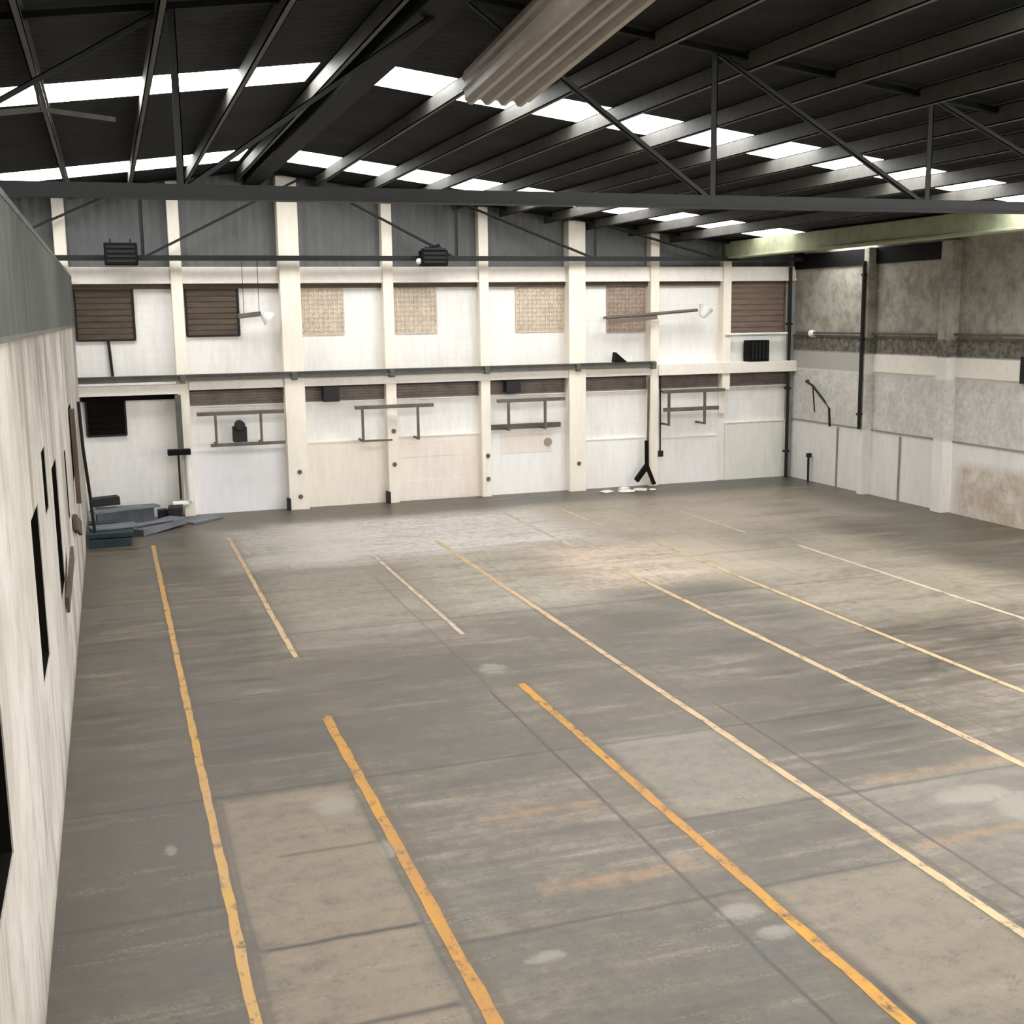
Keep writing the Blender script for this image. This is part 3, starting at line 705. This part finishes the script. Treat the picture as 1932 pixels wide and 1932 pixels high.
wframe(14.95, 16.95, 2.74, (15.15, 16.3), 1.76, 'double-rail steel frame next to the corner bay', (14.98, 16.75, YB-.58, YB-.52, 2.17, 2.28))
bm = NB(); box(bm, 2.88, 3.22, YB-.55, YB-.2, 1.87, 2.26); bmesh.ops.create_cone(bm, cap_ends=True, segments=14, radius1=.13, radius2=.13, depth=.3, matrix=Matrix.Translation((3.05, YB-.5, 2.30)) @ Matrix.Rotation(math.pi/2, 4, 'X')); bevel(bm, .01, 1)
tag(link('small_machine', bm, M['black_board']), 'small dark machine sitting inside the second bay frame', 'machine')
bm = NB(); bmesh.ops.create_cone(bm, cap_ends=True, segments=18, radius1=.13, radius2=.11, depth=.03, matrix=Matrix.Translation((11.6, YB-.085, 1.42)) @ Matrix.Rotation(math.pi/2, 4, 'X'))
tag(link('round_cap', bm, M['vent_brown']), 'small round brownish cap on the fifth bay dado', 'cap')

# long wall lamp with white head
t = thing('wall_floodlight', 'long brown arm with a white lamp head across two top bays', 'lamp', (14.8, YB-.45, 4.9))
bm = NB(); tube(bm, [(13.2, YB-.55, 4.86), (16.0, YB-.60, 5.04)], .045); tube(bm, [(13.35, YB-.55, 4.87), (13.35, YB-.03, 4.87)], .03); link('arm', bm, M['frame_steel'], t)
bm = NB(); bmesh.ops.create_cone(bm, cap_ends=True, segments=16, radius1=.10, radius2=.22, depth=.30, matrix=Matrix.Translation((16.2, YB-.62, 4.98)) @ Matrix.Rotation(.5, 4, 'Y')); link('lamp_head', bm, M['white_plastic'], t)
bm = NB(); bar(bm, (14.75, YB-.57, 4.86), (13.3, YB-.56, 4.74), .03, .12); link('cover_strip', bm, M['brown_pale'], t)
t = thing('wall_floodlight', 'grey floodlight with white reflector hung on wires in the second top bay', 'lamp', (3.6, YB-.5, 5.0))
bm = NB(); bar(bm, (3.15, YB-.5, 5.04), (3.72, YB-.5, 5.10), .14, .12); bevel(bm, .01, 1); link('housing', bm, M['frame_steel'], t)
bm = NB(); bmesh.ops.create_cone(bm, cap_ends=True, segments=16, radius1=.20, radius2=.09, depth=.2, matrix=Matrix.Translation((3.85, YB-.5, 5.02)) @ Matrix.Rotation(-.9, 4, 'Y')); link('reflector', bm, M['white_plastic'], t)
bm = NB()
for x in (3.3, 3.68): tube(bm, [(x, YB-.5, 5.1), (x, YB-.5, 6.45)], .008, 5)
link('hanging_wire', bm, M['steel_dark'], t)

# bar below first window
bm = NB(); bar(bm, (.07, YB-.06, 3.5), (.02, YB-.06, 4.48), .07, .07, up=(0, 1, 0)); tag(link('steel_strut', bm, M['steel_dark']), 'dark vertical strut below the first boarded window', 'strut')
# grey post on column 1 with cap, drips and white L pipe
t = thing('steel_post', 'dark grey post beside the first slim column with black cap plate', 'post', (1.62, YB-.45, 1.6))
bm = NB(); box(bm, 1.50, 1.64, YB-.52, YB-.38, 1.72, 3.12); link('shaft', bm, M['rail'], t)
bm = NB(); box(bm, 1.24, 1.80, YB-.62, YB-.36, 1.62, 1.76); bevel(bm, .01, 1); link('cap_plate', bm, M['steel_black'], t)
bm = NB(); tube(bm, [(1.73, YB-.42, 1.62), (1.73, YB-.42, .42), (1.68, YB-.42, .36), (1.30, YB-.42, .36)], .075, 10)
tag(link('drain_pipe', bm, M['white_plastic']), 'white elbow drain pipe at the foot of the first slim column', 'pipe')
bm = NB(); box(bm, 1.48, 1.53, YB-.36, YB-.33, .46, 1.60); tag(link('steel_strip', bm, M['steel_dark']), 'thin dark strip beside the white drain pipe', 'strip')

# downpipe with dark base at column 14.8
t = thing('downpipe', 'dark downpipe left of the slim column with a black splayed foot', 'pipe', (14.5, YB-.3, 0))
bm = NB(); tube(bm, [(14.60, YB-.36, 3.15), (14.58, YB-.36, 1.5), (14.54, YB-.38, .55)], .035); link('pipe_run', bm, M['rail'], t)
bm = NB(); tube(bm, [(14.53, YB-.38, 1.35), (14.53, YB-.4, .45)], .065); bar(bm, (14.52, YB-.42, .62), (14.15, YB-.5, .22), .10, .14); bar(bm, (14.52, YB-.42, .62), (14.72, YB-.5, .08), .10, .12); link('foot', bm, M['steel_black'], t)
bm = NB(); tube(bm, [(14.99, YB-.30, 3.2), (15.0, YB-.30, .95)], .025); box(bm, 14.92, 15.08, YB-.35, YB-.24, .85, 1.02)
tag(link('conduit', bm, M['steel_dark']), 'thin dark conduit right of the slim downpipe column', 'conduit')

# rubble at base
for k, (x, y, s) in enumerate([(13.05, 30.1, .17), (13.60, 29.95, .19), (14.08, 30.05, .17), (14.4, 29.95, .10), (13.75, 30.42, .15)]):
    bm = NB(); bmesh.ops.create_icosphere(bm, subdivisions=2, radius=s)
    for v in bm.verts:
        r = random.uniform(.75, 1.15); v.co = Vector((v.co.x*r*1.3, v.co.y*r, max(v.co.z*r*.35, -.02)))+Vector((x, y, .02))
    tag(link('plaster_rubble', bm, M['rubble']), 'pale flat lump of plaster rubble at the foot of the downpipe', 'rubble', 'plaster rubble lumps')

# ---------------------------------------------------------------- scrap boards in left corner
def board(x0, y0, x1, y1, z, wd, th, mt, lab, dz=0, roll=0):
    bm = NB(); bar(bm, (x0, y0, z+th/2), (x1, y1, z+th/2+dz), wd, th, up=(0, roll, 1)); bevel(bm, .006, 1)
    tag(link('scrap_board', bm, M[mt]), lab, 'board', 'boards piled in the left corner')
board(-.68, 27.35, .22, 27.35, 0.0, .45, .17, 'teal_board', 'dark teal board at the front bottom of the corner pile')
board(-.68, 27.6, .26, 27.55, 0.19, .60, .10, 'teal_board', 'dark board second from the bottom of the corner pile', 0)
board(-.66, 27.9, .35, 28.1, 0.30, .55, .05, 'slate_board', 'grey-blue sheet topping the front of the corner pile', .0)
board(.30, 28.4, 1.35, 29.5, 0.0, .55, .16, 'slate_board', 'slate grey board lying diagonally toward the first column', .06)
board(-.66, 28.5, -.02, 28.6, 0.0, .5, .30, 'black_board', 'charcoal crate-like board in the middle of the corner pile', 0)
board(-.62, 29.4, .9, 29.9, 0.44, .4, .05, 'slate_board', 'long slate sheet resting on the charcoal board', 0.0)
board(-.62, 30.1, .0, 30.2, 0.50, .4, .20, 'black_board', 'black block at the back of the corner pile', .02)
board(1.30, 29.9, 1.36, 30.5, 0.0, .34, .36, 'black_board', 'small dark block beside the white drain pipe')
board(1.55, 29.6, 2.3, 30.3, 0.0, .5, .05, 'slate_board', 'flat grey sheet on the floor before the second bay')
board(-.55, 30.2, .8, 30.3, 0.0, .5, .42, 'slate_board', 'pale grey slab against the wall behind the corner pile')

board(-.66, 28.62, .0, 28.62, 0.302, .35, .04, 'teal_board', 'dark teal plank lying on the charcoal board')
board(.35, 28.50, 1.2, 28.95, 0.225, .18, .04, 'slate_board', 'narrow grey-blue plank crossing the pile diagonally', 0.0)
board(.90, 30.25, 1.14, 30.25, 0.0, .3, .30, 'black_board', 'small charcoal block right of the pale grey slab')
# ---------------------------------------------------------------- painted floor lines
def fline(x, y0, y1, wd, mt, lab, x2=None):
    bm = NB(); n = max(2, int((y1-y0)/.25)); x2 = x if x2 is None else x2; prev = None
    for i in range(n+1):
        t_ = i/n; y = y0+(y1-y0)*t_; xc = x+(x2-x)*t_+random.uniform(-.006, .006); ww = wd*random.uniform(.9, 1.1)/2
        cur = [bm.verts.new(p) for p in ((xc-ww, y, .0), (xc+ww, y, .0), (xc+ww, y, .003), (xc-ww, y, .003))]
        if prev:
            for j in range(4): bm.faces.new((prev[j], prev[(j+1) % 4], cur[(j+1) % 4], cur[j]))
        else: bm.faces.new(cur[::-1])
        prev = cur
    bm.faces.new(prev)
    tag(link('floor_line', bm, M[mt]), lab, 'floor marking', 'painted lines on the floor')
fline(.69, -2, 27.0, .085, 'paint_mid', 'long worn yellow floor line nearest the left wall', .66)
fline(2.34, 17.0, 27.3, .08, 'paint_faded', 'faded second floor line from the left wall, beyond the aisle gap')
fline(2.30, -2, 14.25, .115, 'paint_yellow', 'bright yellow second floor line from the left wall, before the aisle gap')
fline(5.03, 17.3, 24.0, .075, 'paint_pale', 'pale third floor line from the left wall, beyond the aisle gap')
fline(5.05, -2, 14.6, .11, 'paint_yellow', 'yellow third floor line from the left wall, before the aisle gap')
fline(6.69, -2, 25, .095, 'paint_faded', 'long faded fourth floor line from the left wall')
fline(9.28, -2, 21.0, .10, 'paint_faded', 'long pale fifth floor line from the left wall')
fline(9.28, 23.2, 28.0, .09, 'paint_pale', 'worn far piece of the fifth floor line')
fline(11.12, -2, 23.0, .09, 'paint_faded', 'long pale sixth floor line from the left wall')
fline(13.8, -2, 21.5, .085, 'paint_pale', 'very worn seventh floor line near the right wall')
fline(10.84, 25.2, 27.8, .08, 'paint_pale', 'short worn floor line piece near the back wall')
fline(13.5, 23.2, 26.5, .07, 'paint_pale', 'short worn floor line piece before the corner bays')
